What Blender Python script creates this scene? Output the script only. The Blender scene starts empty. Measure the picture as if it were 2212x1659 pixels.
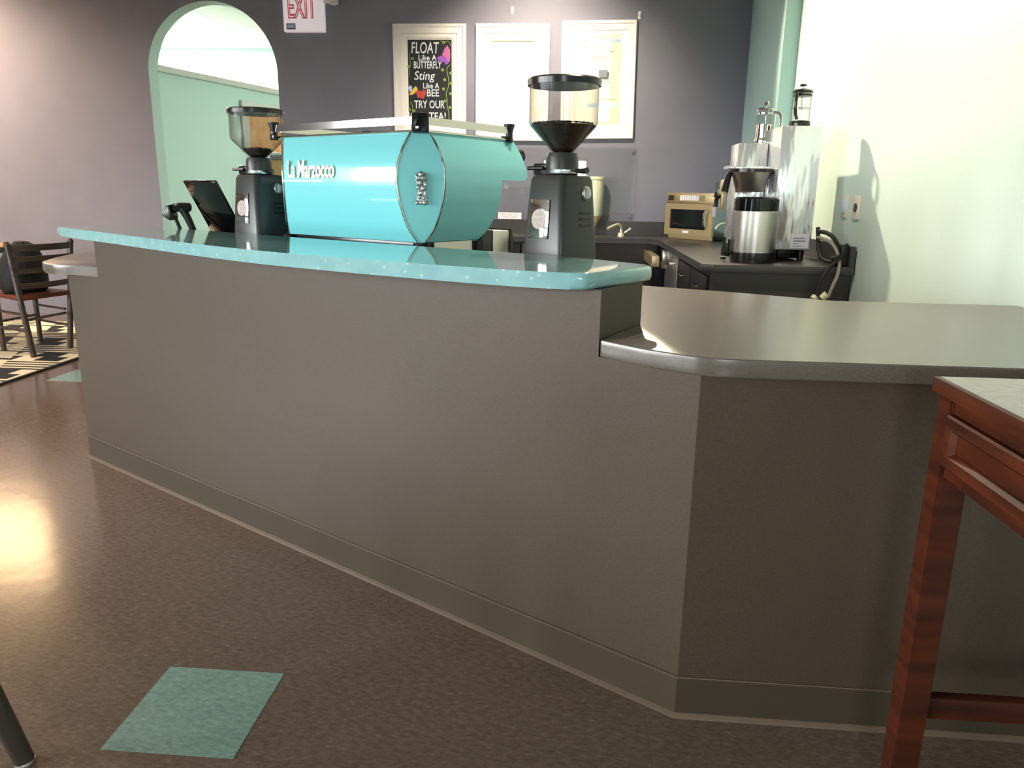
import bpy, bmesh, math, random
from mathutils import Vector, Matrix
random.seed(7)
S = bpy.context.scene
COL = S.collection
PI = math.pi
# ------------------------------------------------------------------ materials
def lin(c):
    r = []
    for v in c:
        v /= 255.0
        r.append(v/12.92 if v <= .04045 else ((v+.055)/1.055)**2.4)
    return (r[0], r[1], r[2], 1)
MATS = {}
def mat(name, col=(128,128,128), rough=.5, metal=0, spec=.5, trans=0, ior=1.45, coat=0, emit=None, es=0, nz=None, bump=None, coatr=.03, aniso=0):
    """nz = (scale, second colour, amount lo, hi, stretch)   bump = (scale, strength, stretch)"""
    m = bpy.data.materials.new(name); m.use_nodes = True
    N = m.node_tree.nodes; L = m.node_tree.links
    b = N['Principled BSDF']
    b.inputs['Base Color'].default_value = lin(col)
    b.inputs['Roughness'].default_value = rough
    b.inputs['Metallic'].default_value = metal
    b.inputs['Specular IOR Level'].default_value = spec
    b.inputs['Transmission Weight'].default_value = trans
    b.inputs['IOR'].default_value = ior
    b.inputs['Coat Weight'].default_value = coat
    b.inputs['Coat Roughness'].default_value = coatr
    if aniso: b.inputs['Anisotropic'].default_value = aniso
    if emit:
        b.inputs['Emission Color'].default_value = lin(emit); b.inputs['Emission Strength'].default_value = es
    tc = N.new('ShaderNodeTexCoord')
    def mapped(st):
        mp = N.new('ShaderNodeMapping'); mp.inputs['Scale'].default_value = st
        L.new(tc.outputs['Object'], mp.inputs['Vector']); return mp.outputs['Vector']
    if nz:
        sc, c2, lo, hi = nz[:4]; st = nz[4] if len(nz) > 4 else (1,1,1)
        n = N.new('ShaderNodeTexNoise'); n.inputs['Scale'].default_value = sc; n.inputs['Detail'].default_value = 5
        L.new(mapped(st), n.inputs['Vector'])
        r = N.new('ShaderNodeValToRGB'); r.color_ramp.elements[0].position = lo; r.color_ramp.elements[1].position = hi
        r.color_ramp.elements[0].color = lin(col); r.color_ramp.elements[1].color = lin(c2)
        L.new(n.outputs['Fac'], r.inputs['Fac']); L.new(r.outputs['Color'], b.inputs['Base Color'])
    if bump:
        n2 = N.new('ShaderNodeTexNoise'); n2.inputs['Scale'].default_value = bump[0]; n2.inputs['Detail'].default_value = 3
        L.new(mapped(bump[2] if len(bump) > 2 else (1,1,1)), n2.inputs['Vector'])
        bp = N.new('ShaderNodeBump'); bp.inputs['Strength'].default_value = bump[1]; bp.inputs['Distance'].default_value = bump[3] if len(bump) > 3 else .01
        L.new(n2.outputs['Fac'], bp.inputs['Height']); L.new(bp.outputs['Normal'], b.inputs['Normal'])
    MATS[name] = m
    return m
def clear(name, tint=(255,255,255), refl=.12, rough=.02, edge=.5, pw_=4):
    """thin clear plastic or glass: mostly see-through, fresnel gloss on top"""
    m = bpy.data.materials.new(name); m.use_nodes = True
    N = m.node_tree.nodes; L = m.node_tree.links
    N.remove(N['Principled BSDF']); out = N['Material Output']
    t = N.new('ShaderNodeBsdfTransparent'); t.inputs['Color'].default_value = lin(tint)
    g = N.new('ShaderNodeBsdfGlossy'); g.inputs['Roughness'].default_value = rough
    f0 = N.new('ShaderNodeLayerWeight'); f0.inputs['Blend'].default_value = .5
    pw = N.new('ShaderNodeMath'); pw.operation = 'POWER'; L.new(f0.outputs['Facing'], pw.inputs[0]); pw.inputs[1].default_value = pw_
    f = N.new('ShaderNodeMath'); f.operation = 'MULTIPLY_ADD'; L.new(pw.outputs[0], f.inputs[0]); f.inputs[1].default_value = edge; f.inputs[2].default_value = refl
    et = N.new('ShaderNodeMix'); et.data_type = 'RGBA'; L.new(pw.outputs[0], et.inputs[0])
    et.inputs[6].default_value = lin(tint); et.inputs[7].default_value = lin([v*.62 for v in tint]); L.new(et.outputs[2], t.inputs['Color'])
    x = N.new('ShaderNodeMixShader')
    L.new(f.outputs[0], x.inputs[0]); L.new(t.outputs[0], x.inputs[1]); L.new(g.outputs[0], x.inputs[2])
    L.new(x.outputs[0], out.inputs['Surface']); MATS[name] = m
    return m
# ------------------------------------------------------------------ mesh builder
class MB:
    def __init__(s): s.bm = bmesh.new(); s.mi = 0
    def _add(s, vs, fs):
        V = [s.bm.verts.new(v) for v in vs]
        F = []
        for f in fs:
            try:
                q = s.bm.faces.new([V[i] for i in f]); q.material_index = s.mi; F.append(q)
            except ValueError: pass
        return V, F
    def box(s, x0, x1, y0, y1, z0, z1, bev=0, seg=2, M=None):
        vs = [(x,y,z) for z in (z0,z1) for y in (y0,y1) for x in (x0,x1)]
        if M is not None: vs = [M @ Vector(v) for v in vs]
        V, F = s._add(vs, [(0,2,3,1),(4,5,7,6),(0,1,5,4),(2,6,7,3),(0,4,6,2),(1,3,7,5)])
        if bev:
            es = list({e for f in F for e in f.edges})
            bmesh.ops.bevel(s.bm, geom=es, offset=bev, segments=seg, affect='EDGES', profile=.5, clamp_overlap=True)
        return s
    def prism(s, poly, z0, z1, bev=0, seg=3, M=None, axis='z'):
        n = len(poly)
        def P(a, b, c):
            v = Vector((a,b,c)) if axis == 'z' else (Vector((a,c,b)) if axis == 'y' else Vector((c,a,b)))
            return M @ v if M is not None else v
        vs = [P(a,b,z0) for a,b in poly] + [P(a,b,z1) for a,b in poly]
        V, F = s._add(vs, [tuple(range(n-1,-1,-1)), tuple(range(n,2*n))] + [(i,(i+1)%n,n+(i+1)%n,n+i) for i in range(n)])
        if bev:
            es = [e for f in F[:2] for e in f.edges]
            r = bmesh.ops.bevel(s.bm, geom=list(set(es)), offset=bev, segments=seg, affect='EDGES', profile=.5, clamp_overlap=True)
        big = [f for f in s.bm.faces if len(f.verts) > 4]
        if big: bmesh.ops.triangulate(s.bm, faces=big)
        return s
    def lathe(s, prof, c=(0,0,0), seg=32, M=None, a0=0, a1=2*PI):
        """prof: list of (r, z)"""
        full = abs(a1-a0-2*PI) < 1e-6
        k = seg if full else seg+1
        vs = []
        for r, z in prof:
            for i in range(k):
                a = a0+(a1-a0)*i/seg
                v = Vector((c[0]+r*math.cos(a), c[1]+r*math.sin(a), c[2]+z))
                vs.append(M @ v if M is not None else v)
        fs = []
        for j in range(len(prof)-1):
            for i in range(seg):
                a = j*k+i; b = j*k+(i+1)%k
                fs.append((a, b, b+k, a+k))
        V, F = s._add(vs, fs)
        if full:
            for j, flip in ((0, True), (len(prof)-1, False)):
                if prof[j][0] > 1e-5:
                    ring = V[j*k:(j+1)*k]
                    try:
                        f = s.bm.faces.new(ring[::-1] if flip else ring); f.material_index = s.mi
                    except ValueError: pass
        return s
    def cyl(s, p0, p1, r0, r1=None, seg=16):
        r1 = r0 if r1 is None else r1
        p0 = Vector(p0); p1 = Vector(p1); d = p1-p0
        M = Matrix.Translation(p0) @ d.to_track_quat('Z','Y').to_matrix().to_4x4()
        return s.lathe([(r0,0),(r1,d.length)], seg=seg, M=M)
    def tube(s, pts, r, seg=10, smooth=0):
        pts = [Vector(p) for p in pts]
        for _ in range(smooth):
            q = [pts[0]]
            for a, b in zip(pts, pts[1:]): q += [a*.75+b*.25, a*.25+b*.75]
            pts = q+[pts[-1]]
        rs = r if isinstance(r, (list,tuple)) else None
        vs = []; up = None; n = len(pts)
        for i, p in enumerate(pts):
            t = (pts[min(i+1,n-1)]-pts[max(i-1,0)]).normalized()
            if up is None:
                up = t.orthogonal().normalized()
            up = (up-t*up.dot(t)).normalized(); w = t.cross(up)
            rr = (rs[0]+(rs[-1]-rs[0])*i/(n-1)) if rs else r
            for k in range(seg):
                a = 2*PI*k/seg
                vs.append(p+up*math.cos(a)*rr+w*math.sin(a)*rr)
        fs = [(i*seg+k, i*seg+(k+1)%seg, (i+1)*seg+(k+1)%seg, (i+1)*seg+k) for i in range(n-1) for k in range(seg)]
        fs += [tuple(range(seg-1,-1,-1)), tuple(range((n-1)*seg, n*seg))]
        s._add(vs, fs); return s
    def ball(s, c, rx, ry=None, rz=None, seg=16, M=None):
        ry = rx if ry is None else ry; rz = rx if rz is None else rz
        T = Matrix.Translation(Vector(c)) @ Matrix.Diagonal((rx,ry,rz,1))
        if M is not None: T = M @ T
        return s.lathe([(math.cos(a), math.sin(a)) for a in [(-PI/2)+PI*i/10 for i in range(11)]], seg=seg, M=T)
    def rings(s, R, closed=True, cap=True):
        """loft through rings of equal length"""
        k = len(R[0]); vs = [v for r in R for v in r]; fs = []
        for j in range(len(R)-1):
            for i in range(k if closed else k-1):
                a = j*k+i; b = j*k+(i+1)%k
                fs.append((a,b,b+k,a+k))
        if cap: fs += [tuple(range(k-1,-1,-1)), tuple(range((len(R)-1)*k, len(R)*k))]
        s._add(vs, fs); return s
    def build(s, name, m, parent=None, smooth=35, loc=None):
        bm = s.bm
        bmesh.ops.recalc_face_normals(bm, faces=bm.faces[:])
        me = bpy.data.meshes.new(name); bm.to_mesh(me); bm.free()
        ms = m if isinstance(m, (list,tuple)) else [m]
        for q in ms: me.materials.append(MATS[q])
        me.polygons.foreach_set('use_smooth', [True]*len(me.polygons))
        me.set_sharp_from_angle(angle=math.radians(smooth))
        o = bpy.data.objects.new(name, me); COL.objects.link(o)
        if parent is not None: o.parent = parent
        if loc: o.location = loc
        return o
def tag(o, label=None, cat=None, group=None, kind=None):
    if label: o['label'] = label
    if cat: o['category'] = cat
    if group: o['group'] = group
    if kind: o['kind'] = kind
    return o
def thing(name, label, cat, loc=(0,0,0), rz=0, group=None):
    o = bpy.data.objects.new(name, None); COL.objects.link(o); o.empty_display_size = .05
    o.location = loc; o.rotation_euler = (0,0,rz)
    return tag(o, label, cat, group)
def copy_tree(o, parent=None):
    c = o.copy(); COL.objects.link(c)
    if parent is not None: c.parent = parent
    for ch in list(o.children): copy_tree(ch, c)
    return c
def struct(o): o['kind'] = 'structure'; return o
WALLM = Matrix(((1,0,0,0),(0,0,-1,0),(0,1,0,0),(0,0,0,1)))   # local x,y on a wall seen from -v
def text(s, w, h, M, m, parent, name='lettering', ext=.001, shear=0, off=0, bold=0):
    """lettering fitted into w x h, centred at the origin of M"""
    cu = bpy.data.curves.new('t','FONT'); cu.body = s; cu.align_x = 'CENTER'; cu.extrude = ext; cu.shear = shear; cu.offset = bold
    cu.resolution_u = 3
    o = bpy.data.objects.new('t', cu); COL.objects.link(o)
    me = bpy.data.meshes.new_from_object(o.evaluated_get(bpy.context.evaluated_depsgraph_get()))
    bpy.data.objects.remove(o)
    xs = [v.co.x for v in me.vertices]; ys = [v.co.y for v in me.vertices]
    if not xs: return None
    cx, cy = (min(xs)+max(xs))/2, (min(ys)+max(ys))/2; sx, sy = w/(max(xs)-min(xs)), h/(max(ys)-min(ys))
    for v in me.vertices: v.co = M @ Vector(((v.co.x-cx)*sx, (v.co.y-cy)*sy, v.co.z+off))
    me.materials.clear(); me.materials.append(MATS[m]); me.name = name
    o = bpy.data.objects.new(name, me); COL.objects.link(o); o.parent = parent
    return o
def T(x, y, z=0): return Matrix.Translation(Vector((x,y,z)))
# ------------------------------------------------------------------ palette
mat('wall_slate', (127,125,137), .6, nz=(3,(121,119,132),.3,.7), bump=(60,.06))
mat('wall_mint', (186,210,202), .6, bump=(60,.05))
mat('wall_trim', (190,224,222), .6)
mat('wall_beyond', (190,216,204), .6, bump=(60,.05))
mat('wall_cream', (196,214,206), .5, bump=(60,.05))
mat('ceil', (225,222,214), .8, bump=(80,.2))
mat('trim_grey', (205,200,190), .5)
mat('laminate', (72,60,48), .45, spec=.32, nz=(220,(66,55,44),.4,.65), bump=(400,.03))
mat('laminate_base', (64,54,42), .6, spec=.2)
mat('base_toe', (92,76,60), .45)
mat('worktop_grey', (92,84,75), .24, spec=.6, nz=(260,(84,77,69),.4,.65), bump=(400,.02))
mat('back_laminate', (62,60,60), .35)
mat('cab_dark', (44,38,36), .4)
mat('teal_paint', (122,208,214), .25, spec=.5, coat=.6, coatr=.05)
mat('chrome', (225,222,218), .08, 1)
mat('steel', (200,196,188), .28, 1, aniso=.5)
mat('steel_bright', (242,244,248), .16, .75, bump=(6,1,(1,1,.28),.035))
mat('steel_bronze', (226,204,160), .42, 1)
mat('brushed_side', (190,194,190), .22, 1)
mat('black_plastic', (22,21,22), .25)
mat('black_gloss', (8,8,10), .06)
mat('grinder_black', (52,52,50), .34, spec=.45, bump=(300,.03))
mat('rubber', (26,25,25), .55)
mat('gold', (250,236,206), .4, .6)
mat('silver_cast', (170,172,170), .25, 1, bump=(90,.3))
mat('cream_plastic', (222,222,188), .45)
mat('beans', (30,17,13), .5, nz=(120,(54,31,23),.4,.6))
mat('white_frame', (250,243,236), .55, nz=(9,(150,132,112),.70,.76,(1,1,4)), bump=(25,.15))
mat('chalkboard', (34,34,36), .6)
mat('chalk_white', (238,238,235), .8)
mat('chalk_blue', (150,175,215), .8)
mat('chalk_pink', (196,104,164), .8)
mat('chalk_purple', (150,90,190), .8)
mat('chalk_red', (190,70,66), .8)
mat('chalk_yellow', (226,190,90), .8)
mat('chalk_green', (128,156,84), .8)
mat('paper', (246,240,224), .7)
mat('paper_yellow', (246,226,178), .7)
mat('paper_blue', (180,210,238), .7)
mat('print_tan', (205,178,140), .7)
mat('print_grey', (120,126,134), .7)
mat('emblem_grey', (176,160,152), .5)
mat('print_red', (176,120,124), .7)
mat('exit_white', (244,240,240), .45)
mat('exit_case', (238,232,234), .45, emit=(240,228,236), es=.22)
mat('exit_red', (236,90,100), .5)
mat('exit_pale', (250,205,205), .5, emit=(255,190,190), es=.25)
mat('label_paper', (196,194,204), .5)
mat('label_tan', (206,202,186), .5)
mat('plate_tan', (222,214,196), .4)
mat('cord_black', (24,22,22), .5)
mat('hose_braid', (170,160,150), .35, .6, bump=(500,.6))
mat('art_orange', (204,140,86), .6, nz=(6,(226,178,128),.35,.7))
mat('lamp_glow', (255,240,215), .5, emit=(255,226,184), es=14)
mat('window_glow', (255,230,190), .5, emit=(255,214,164), es=7)  # glow of the added out-of-view pane that the floor mirrors
mat('panel_glow', (255,255,250), .5, emit=(255,252,244), es=9)
mat('lamp_trim', (235,235,232), .4)
mat('cherry', (76,30,8), .58, spec=.25, coatr=.2, nz=(4,(34,10,4),.3,.75,(1,1,9)))
mat('cherry_long', (82,33,8), .58, spec=.25, coatr=.2, nz=(5,(38,12,4),.3,.75,(7,1,7)))
mat('stone_grey', (150,148,140), .25, nz=(60,(140,138,130),.4,.6))
mat('chair_dark', (52,42,36), .28, coat=.3, nz=(6,(74,60,50),.4,.7,(1,1,6)))
mat('seat_rust', (96,42,24), .5)
mat('bag_black', (16,15,17), .75, bump=(40,.6))
mat('table_tan', (196,150,96), .35)
mat('leg_metal', (98,92,84), .35, .8)
mat('window_alu', (150,148,142), .35, .8)
mat('asphalt', (70,70,72), .9)
mat('brick', (128,86,66), .8, nz=(3,(150,104,80),.3,.7))
mat('tree_green', (60,84,44), .8, nz=(5,(84,110,60),.3,.7))
clear('clear_plastic', (236,234,230), .06, .12, .75, 3)
clear('acrylic', (254,254,254), .05, .01)
clear('glass', (242,244,244), .06, .03, .7, 2.5)
# floor : mottled brown vinyl tiles with fine flecks
def floor_mat(name, a, b, c, rough=.16, tile=.3048):
    m = bpy.data.materials.new(name); m.use_nodes = True; N = m.node_tree.nodes; L = m.node_tree.links; p = N['Principled BSDF']
    tc = N.new('ShaderNodeTexCoord')
    n1 = N.new('ShaderNodeTexNoise'); n1.inputs['Scale'].default_value = 42; n1.inputs['Detail'].default_value = 6; n1.inputs['Roughness'].default_value = .75
    mp = N.new('ShaderNodeMapping'); mp.inputs['Scale'].default_value = (1,2.1,1); mp.inputs['Rotation'].default_value = (0,0,.5)
    L.new(tc.outputs['Object'], mp.inputs['Vector']); L.new(mp.outputs['Vector'], n1.inputs['Vector'])
    r = N.new('ShaderNodeValToRGB'); e = r.color_ramp.elements
    e[0].position = .33; e[0].color = lin(a); e[1].position = .62; e[1].color = lin(b)
    q = r.color_ramp.elements.new(.72); q.color = lin(c)
    L.new(n1.outputs['Fac'], r.inputs['Fac'])
    br = N.new('ShaderNodeTexBrick'); br.offset = 0; br.inputs['Scale'].default_value = 1
    br.inputs['Brick Width'].default_value = tile; br.inputs['Row Height'].default_value = tile; br.inputs['Mortar Size'].default_value = .0012
    br.inputs['Color1'].default_value = (1,1,1,1); br.inputs['Color2'].default_value = (.985,.985,.985,1); br.inputs['Mortar'].default_value = (.86,.86,.86,1)
    mo = N.new('ShaderNodeMapping'); mo.inputs['Location'].default_value = (1.005,-1.356,0)
    L.new(tc.outputs['Object'], mo.inputs['Vector']); L.new(mo.outputs['Vector'], br.inputs['Vector'])
    mx = N.new('ShaderNodeMix'); mx.data_type = 'RGBA'; mx.blend_type = 'MULTIPLY'; mx.inputs[0].default_value = 1
    L.new(r.outputs['Color'], mx.inputs[6]); L.new(br.outputs['Color'], mx.inputs[7]); L.new(mx.outputs[2], p.inputs['Base Color'])
    p.inputs['Roughness'].default_value = rough
    n2 = N.new('ShaderNodeTexNoise'); n2.inputs['Scale'].default_value = 9; n2.inputs['Detail'].default_value = 2
    L.new(tc.outputs['Object'], n2.inputs['Vector'])
    bp = N.new('ShaderNodeBump'); bp.inputs['Strength'].default_value = .06; bp.inputs['Distance'].default_value = .01
    L.new(n2.outputs['Fac'], bp.inputs['Height']); L.new(bp.outputs['Normal'], p.inputs['Normal'])
    MATS[name] = m
floor_mat('vinyl_brown', (90,75,63), (118,100,86), (156,134,110))
floor_mat('vinyl_teal', (110,138,128), (142,168,156), (168,188,174))
def quartz():
    m = mat('teal_quartz', (150,188,184), .07, coat=.5)
    N = m.node_tree.nodes; L = m.node_tree.links; p = N['Principled BSDF']; tc = N.new('ShaderNodeTexCoord')
    v = N.new('ShaderNodeTexVoronoi'); v.inputs['Scale'].default_value = 38; L.new(tc.outputs['Object'], v.inputs['Vector'])
    r = N.new('ShaderNodeValToRGB'); e = r.color_ramp.elements
    e[0].position = .06; e[0].color = lin((200,214,200)); e[1].position = .2; e[1].color = lin((142,184,182))
    L.new(v.outputs['Distance'], r.inputs['Fac'])
    n = N.new('ShaderNodeTexNoise'); n.inputs['Scale'].default_value = 16; n.inputs['Detail'].default_value = 6; L.new(tc.outputs['Object'], n.inputs['Vector'])
    r2 = N.new('ShaderNodeValToRGB'); e = r2.color_ramp.elements
    e[0].position = .35; e[0].color = (.80,.86,.92,1); e[1].position = .7; e[1].color = (1,1,1,1)
    L.new(n.outputs['Fac'], r2.inputs['Fac'])
    mx = N.new('ShaderNodeMix'); mx.data_type = 'RGBA'; mx.blend_type = 'MULTIPLY'; mx.inputs[0].default_value = 1
    L.new(r.outputs['Color'], mx.inputs[6]); L.new(r2.outputs['Color'], mx.inputs[7]); L.new(mx.outputs[2], p.inputs['Base Color'])
quartz()
def rug_mat():
    m = bpy.data.materials.new('rug_weave'); m.use_nodes = True; N = m.node_tree.nodes; L = m.node_tree.links; p = N['Principled BSDF']
    tc = N.new('ShaderNodeTexCoord'); sp = N.new('ShaderNodeSeparateXYZ'); L.new(tc.outputs['Object'], sp.inputs[0])
    def M_(op, a, b=None, c=None):
        n = N.new('ShaderNodeMath'); n.operation = op
        for i, x in enumerate((a,b,c)):
            if x is None: continue
            if isinstance(x, (int,float)): n.inputs[i].default_value = x
            else: L.new(x, n.inputs[i])
        return n.outputs[0]
    X, Y = sp.outputs[0], sp.outputs[1]
    # saw-tooth edge
    zig = M_('MULTIPLY', M_('PINGPONG', X, .012), .9)
    y2 = M_('ADD', Y, zig)
    fy = M_('FRACT', M_('DIVIDE', y2, .52))
    thin = M_('LESS_THAN', M_('FRACT', M_('DIVIDE', y2, .065)), .5)
    row = M_('FLOOR', M_('DIVIDE', y2, .13))
    sh = M_('ADD', X, M_('MULTIPLY', row, .09))
    blk = M_('LESS_THAN', M_('FRACT', M_('DIVIDE', sh, .34)), .55)
    band = M_('LESS_THAN', M_('FRACT', M_('DIVIDE', M_('ADD', X, M_('MULTIPLY', y2, .45)), .95)), .2)
    useb = M_('GREATER_THAN', fy, .5)
    a = M_('ADD', M_('MULTIPLY', useb, blk), M_('MULTIPLY', M_('SUBTRACT', 1, useb), thin))
    a = M_('MULTIPLY', a, M_('SUBTRACT', 1, M_('MULTIPLY', band, M_('GREATER_THAN', M_('FRACT', M_('DIVIDE', y2, .26)), .2))))
    edge = M_('GREATER_THAN', X, -3.525)
    a = M_('MAXIMUM', a, edge)
    mx = N.new('ShaderNodeMix'); mx.data_type = 'RGBA'; L.new(a, mx.inputs[0])
    mx.inputs[6].default_value = lin((228,208,176)); mx.inputs[7].default_value = lin((26,24,24))
    L.new(mx.outputs[2], p.inputs['Base Color']); p.inputs['Roughness'].default_value = .95
    MATS['rug_weave'] = m
rug_mat()
def tile_ceiling():
    m = bpy.data.materials.new('ceiling_tile'); m.use_nodes = True; N = m.node_tree.nodes; L = m.node_tree.links; p = N['Principled BSDF']
    tc = N.new('ShaderNodeTexCoord'); br = N.new('ShaderNodeTexBrick'); br.offset = 0; br.inputs['Scale'].default_value = 1
    br.inputs['Brick Width'].default_value = .61; br.inputs['Row Height'].default_value = 1.22; br.inputs['Mortar Size'].default_value = .012
    br.inputs['Color1'].default_value = lin((238,236,230)); br.inputs['Color2'].default_value = lin((234,233,228)); br.inputs['Mortar'].default_value = lin((196,202,198))
    L.new(tc.outputs['Object'], br.inputs['Vector']); L.new(br.outputs['Color'], p.inputs['Base Color']); p.inputs['Roughness'].default_value = .9
    MATS['ceiling_tile'] = m
tile_ceiling()

# ================================================================== ROOM
HC = 3.15
VB = 6.95            # face of the slate wall
struct(MB().box(-8.2,8, -4.7,14, -.12,0).build('floor', 'vinyl_brown'))
FL = bpy.data.objects['floor']
for (x, y) in ((-1.0055,1.356),(-3.32,4.455),(-3.32,2.9),(1.0,-.6),(-2.2,-.6)):
    if (x, y) in ((-1.0055,1.356),(-3.32,4.455)) or True:
        MB().box(x,x+.3048, y,y+.3048, -.002,.0006).build('teal_tile', 'vinyl_teal', FL)
struct(MB().box(-8.2,8, -4.7,VB+.16, HC,HC+.1).build('ceiling', 'ceil'))
struct(MB().box(-8.2,8, VB+.16,14, 3.12,3.22).build('ceiling_beyond', 'ceiling_tile'))
# slate back wall with the arched doorway
aL, aR, aS = -3.805, -2.625, 2.19
rad = (aR-aL)/2; cx = (aL+aR)/2
w = MB()
def slab(pts):            # pts: outline in (u,z), convex or monotone strip
    n = len(pts)
    V, F = w._add([(a,VB,b) for a,b in pts]+[(a,VB+.16,b) for a,b in pts], [tuple(range(n)), tuple(range(2*n-1,n-1,-1))])
slab([(-8.2,0),(aL,0),(aL,aS),(aL,HC),(-8.2,HC)]); slab([(aR,0),(1.8,0),(1.8,HC),(aR,HC),(aR,aS)])
NA = 40
ap = [(cx-rad*math.cos(PI*i/NA), aS+rad*math.sin(PI*i/NA)) for i in range(NA+1)]
for p, q in zip(ap, ap[1:]): slab([p, q, (q[0],HC), (p[0],HC)])
bmesh.ops.remove_doubles(w.bm, verts=w.bm.verts[:], dist=.0004)
for f in w.bm.faces: f.material_index = 0 if f.calc_center_median().y < VB+.01 else 1
w.mi = 1
path = [(aL,0)]+ap+[(aR,0)]
w.rings([[(a,VB,b),(a,VB+.16,b)] for a,b in path], closed=False, cap=False)
bmesh.ops.remove_doubles(w.bm, verts=w.bm.verts[:], dist=.0004)
struct(w.build('wall_back', ['wall_slate','wall_mint']))
# right wall (mint), slightly out of square, with the boxed corner pilaster
A = (1.525, VB+.16); B = (1.448, 2.5); Cc = (1.33,-4.7)
struct(MB().prism([A,B,Cc,(8,-4.7),(8,VB+.16)][:3]+[(1.6,-4.7),(1.75,VB+.16)], 0, HC).build('wall_right', 'wall_cream'))
pil = MB(); pil.prism([(1.40,5.72),(1.56,5.72),(1.56,VB-.001),(1.43,VB-.001)], 0, HC)
for f in pil.bm.faces:
    pass
struct(pil.build('trim_1', 'wall_trim'))
lw = MB(); lwins = [(-4.1,-2.3),(-2.0,-.2),(.1,1.5)]
ys = [-4.7]+[a for p in lwins for a in p]+[VB]
lw.box(-8.2,-8.0, -4.7,VB, 0,.55); lw.box(-8.2,-8.0, -4.7,VB, 2.75,HC)
for i in range(0, len(ys), 2): lw.box(-8.2,-8.0, ys[i],ys[i+1], .55,2.75)
struct(lw.build('wall_left', 'wall_slate'))
for i, (a, b) in enumerate(lwins):
    f = MB()
    for q in ((a,a+.06,.55,2.75),(b-.06,b,.55,2.75),((a+b)/2-.03,(a+b)/2+.03,.55,2.75),(a,b,.55,.61),(a,b,2.69,2.75),(a,b,2.2,2.25)):
        f.box(-8.14,-8.08, q[0],q[1], q[2],q[3])
    wo = struct(f.build('window_%d' % (i+3), 'window_alu'))
    MB().box(-8.115,-8.11, a+.05,b-.05, .60,2.70).build('pane', 'glass', wo)
# street wall behind the camera with four big windows
ww = MB(); WZ0, WZ1, WV = .55, 2.75, -4.5
wins = [(-7.4,-5.7),(-.75,.35)]
xs = [-8.2]+[a for p in wins for a in p]+[1.6]
ww.box(-8.2,1.6, WV-.2,WV, 0,WZ0); ww.box(-8.2,1.6, WV-.2,WV, WZ1,HC); ww.box(-.75,.35, WV-.2,WV, WZ0,1.2); ww.box(-.75,.35, WV-.2,WV, 2.0,WZ1)
for i in range(0, len(xs), 2): ww.box(xs[i],xs[i+1], WV-.2,WV, WZ0,WZ1)
struct(ww.build('wall_front', 'wall_mint'))
for i, (a, b) in enumerate(wins):
    z_a, z_b = (WZ0,WZ1) if i == 0 else (1.2,2.0)
    f = MB()
    for q in ((a,a+.06,z_a,z_b),(b-.06,b,z_a,z_b),((a+b)/2-.03,(a+b)/2+.03,z_a,z_b),(a,b,z_a,z_a+.06),(a,b,z_b-.06,z_b)):
        f.box(q[0],q[1], WV-.14,WV-.08, q[2],q[3])
    wo = struct(f.build('window_%d' % (i+1), 'window_alu'))
    MB().box(a+.05,b-.05, WV-.115,WV-.11, z_a+.05,z_b-.05).build('pane', 'glass', wo)
# outdoors seen (only in reflections) through the windows
struct(MB().box(-60,40, -60,40, -.3,-.15).build('ground', 'asphalt'))
# unseen warm glowing pane added on the slate wall for its floor reflection
lwn = MB()
for q in ((-6.43,-6.38,2.0,2.9),(-5.38,-5.33,2.0,2.9),(-6.43,-5.33,2.0,2.05),(-6.43,-5.33,2.85,2.9),(-6.43,-5.33,2.44,2.47)): lwn.box(q[0],q[1], VB-.03,VB, q[2],q[3])
wo = struct(lwn.build('window_6', 'trim_grey'))
MB().box(-6.39,-5.37, VB-.012,VB-.002, 2.04,2.86).build('lit_pane', 'window_glow', wo)
# room beyond the arch
struct(MB().box(-8.2,8, 11.2,11.35, 0,3.12).build('wall_beyond', 'wall_beyond'))
hw = MB()
pA, pB = (-4.30,8.0), (-3.47,11.2)
pth = [(-4.38,7.12),(-4.30,8.0),(-3.45,11.2),(-3.6,11.2),(-4.5,8.0),(-4.6,7.12)]
hw.prism(pth, 0, 2.36)
struct(hw.build('wall_partition', 'wall_beyond'))
# trim cap of the partition
struct(MB().prism([(-4.34,7.12),(-4.26,8.0),(-3.41,11.2),(-3.62,11.2),(-4.52,8.0),(-4.62,7.12)], 2.36, 2.42).build('trim_2', 'trim_grey'))
struct(MB().box(-8.2,-8, VB+.16,11.2, 0,3.12).build('wall_beyond_left', 'wall_beyond'))
struct(MB().box(3,3.2, VB+.16,11.2, 0,3.12).build('wall_beyond_right', 'wall_beyond'))

# ================================================================== BAR
BD = Vector((.845,-.535,0)).normalized(); ND = Vector((.535,.845,0)).normalized()
ROT = math.atan2(BD.y, BD.x)
bar = thing('bar_counter', 'long dark taupe laminate bar front with angled corner and cove base, under the teal top', 'bar counter', (0,0,0))
body = [(-2.175,3.147),(.286,1.598),(1.40,1.588),(1.415,2.47),(.86,2.47),(.60,2.62),(.26,2.78),(-.2,3.08),(-1.2,3.72),(-2.0,4.05),(-2.35,3.6)]
MB().prism(body, .0, .845).build('front_panel', 'laminate', bar, smooth=12)
wall_up = [(-1.945,3.0),(.072,1.731),(.101,1.80),(.186,1.962),(.07,2.03),(-1.82,3.215)]
MB().prism(wall_up, .845, 1.0).build('raised_wall', 'laminate', bar, smooth=12)
def offs(p, q, d):
    a = Vector((p[0],p[1])); b = Vector((q[0],q[1])); t = (b-a).normalized(); n = Vector((t.y,-t.x))
    return a+n*d, b+n*d
cove = MB()
P0, P1, P2 = (-2.175,3.147), (.286,1.598), (1.40,1.588)
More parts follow.
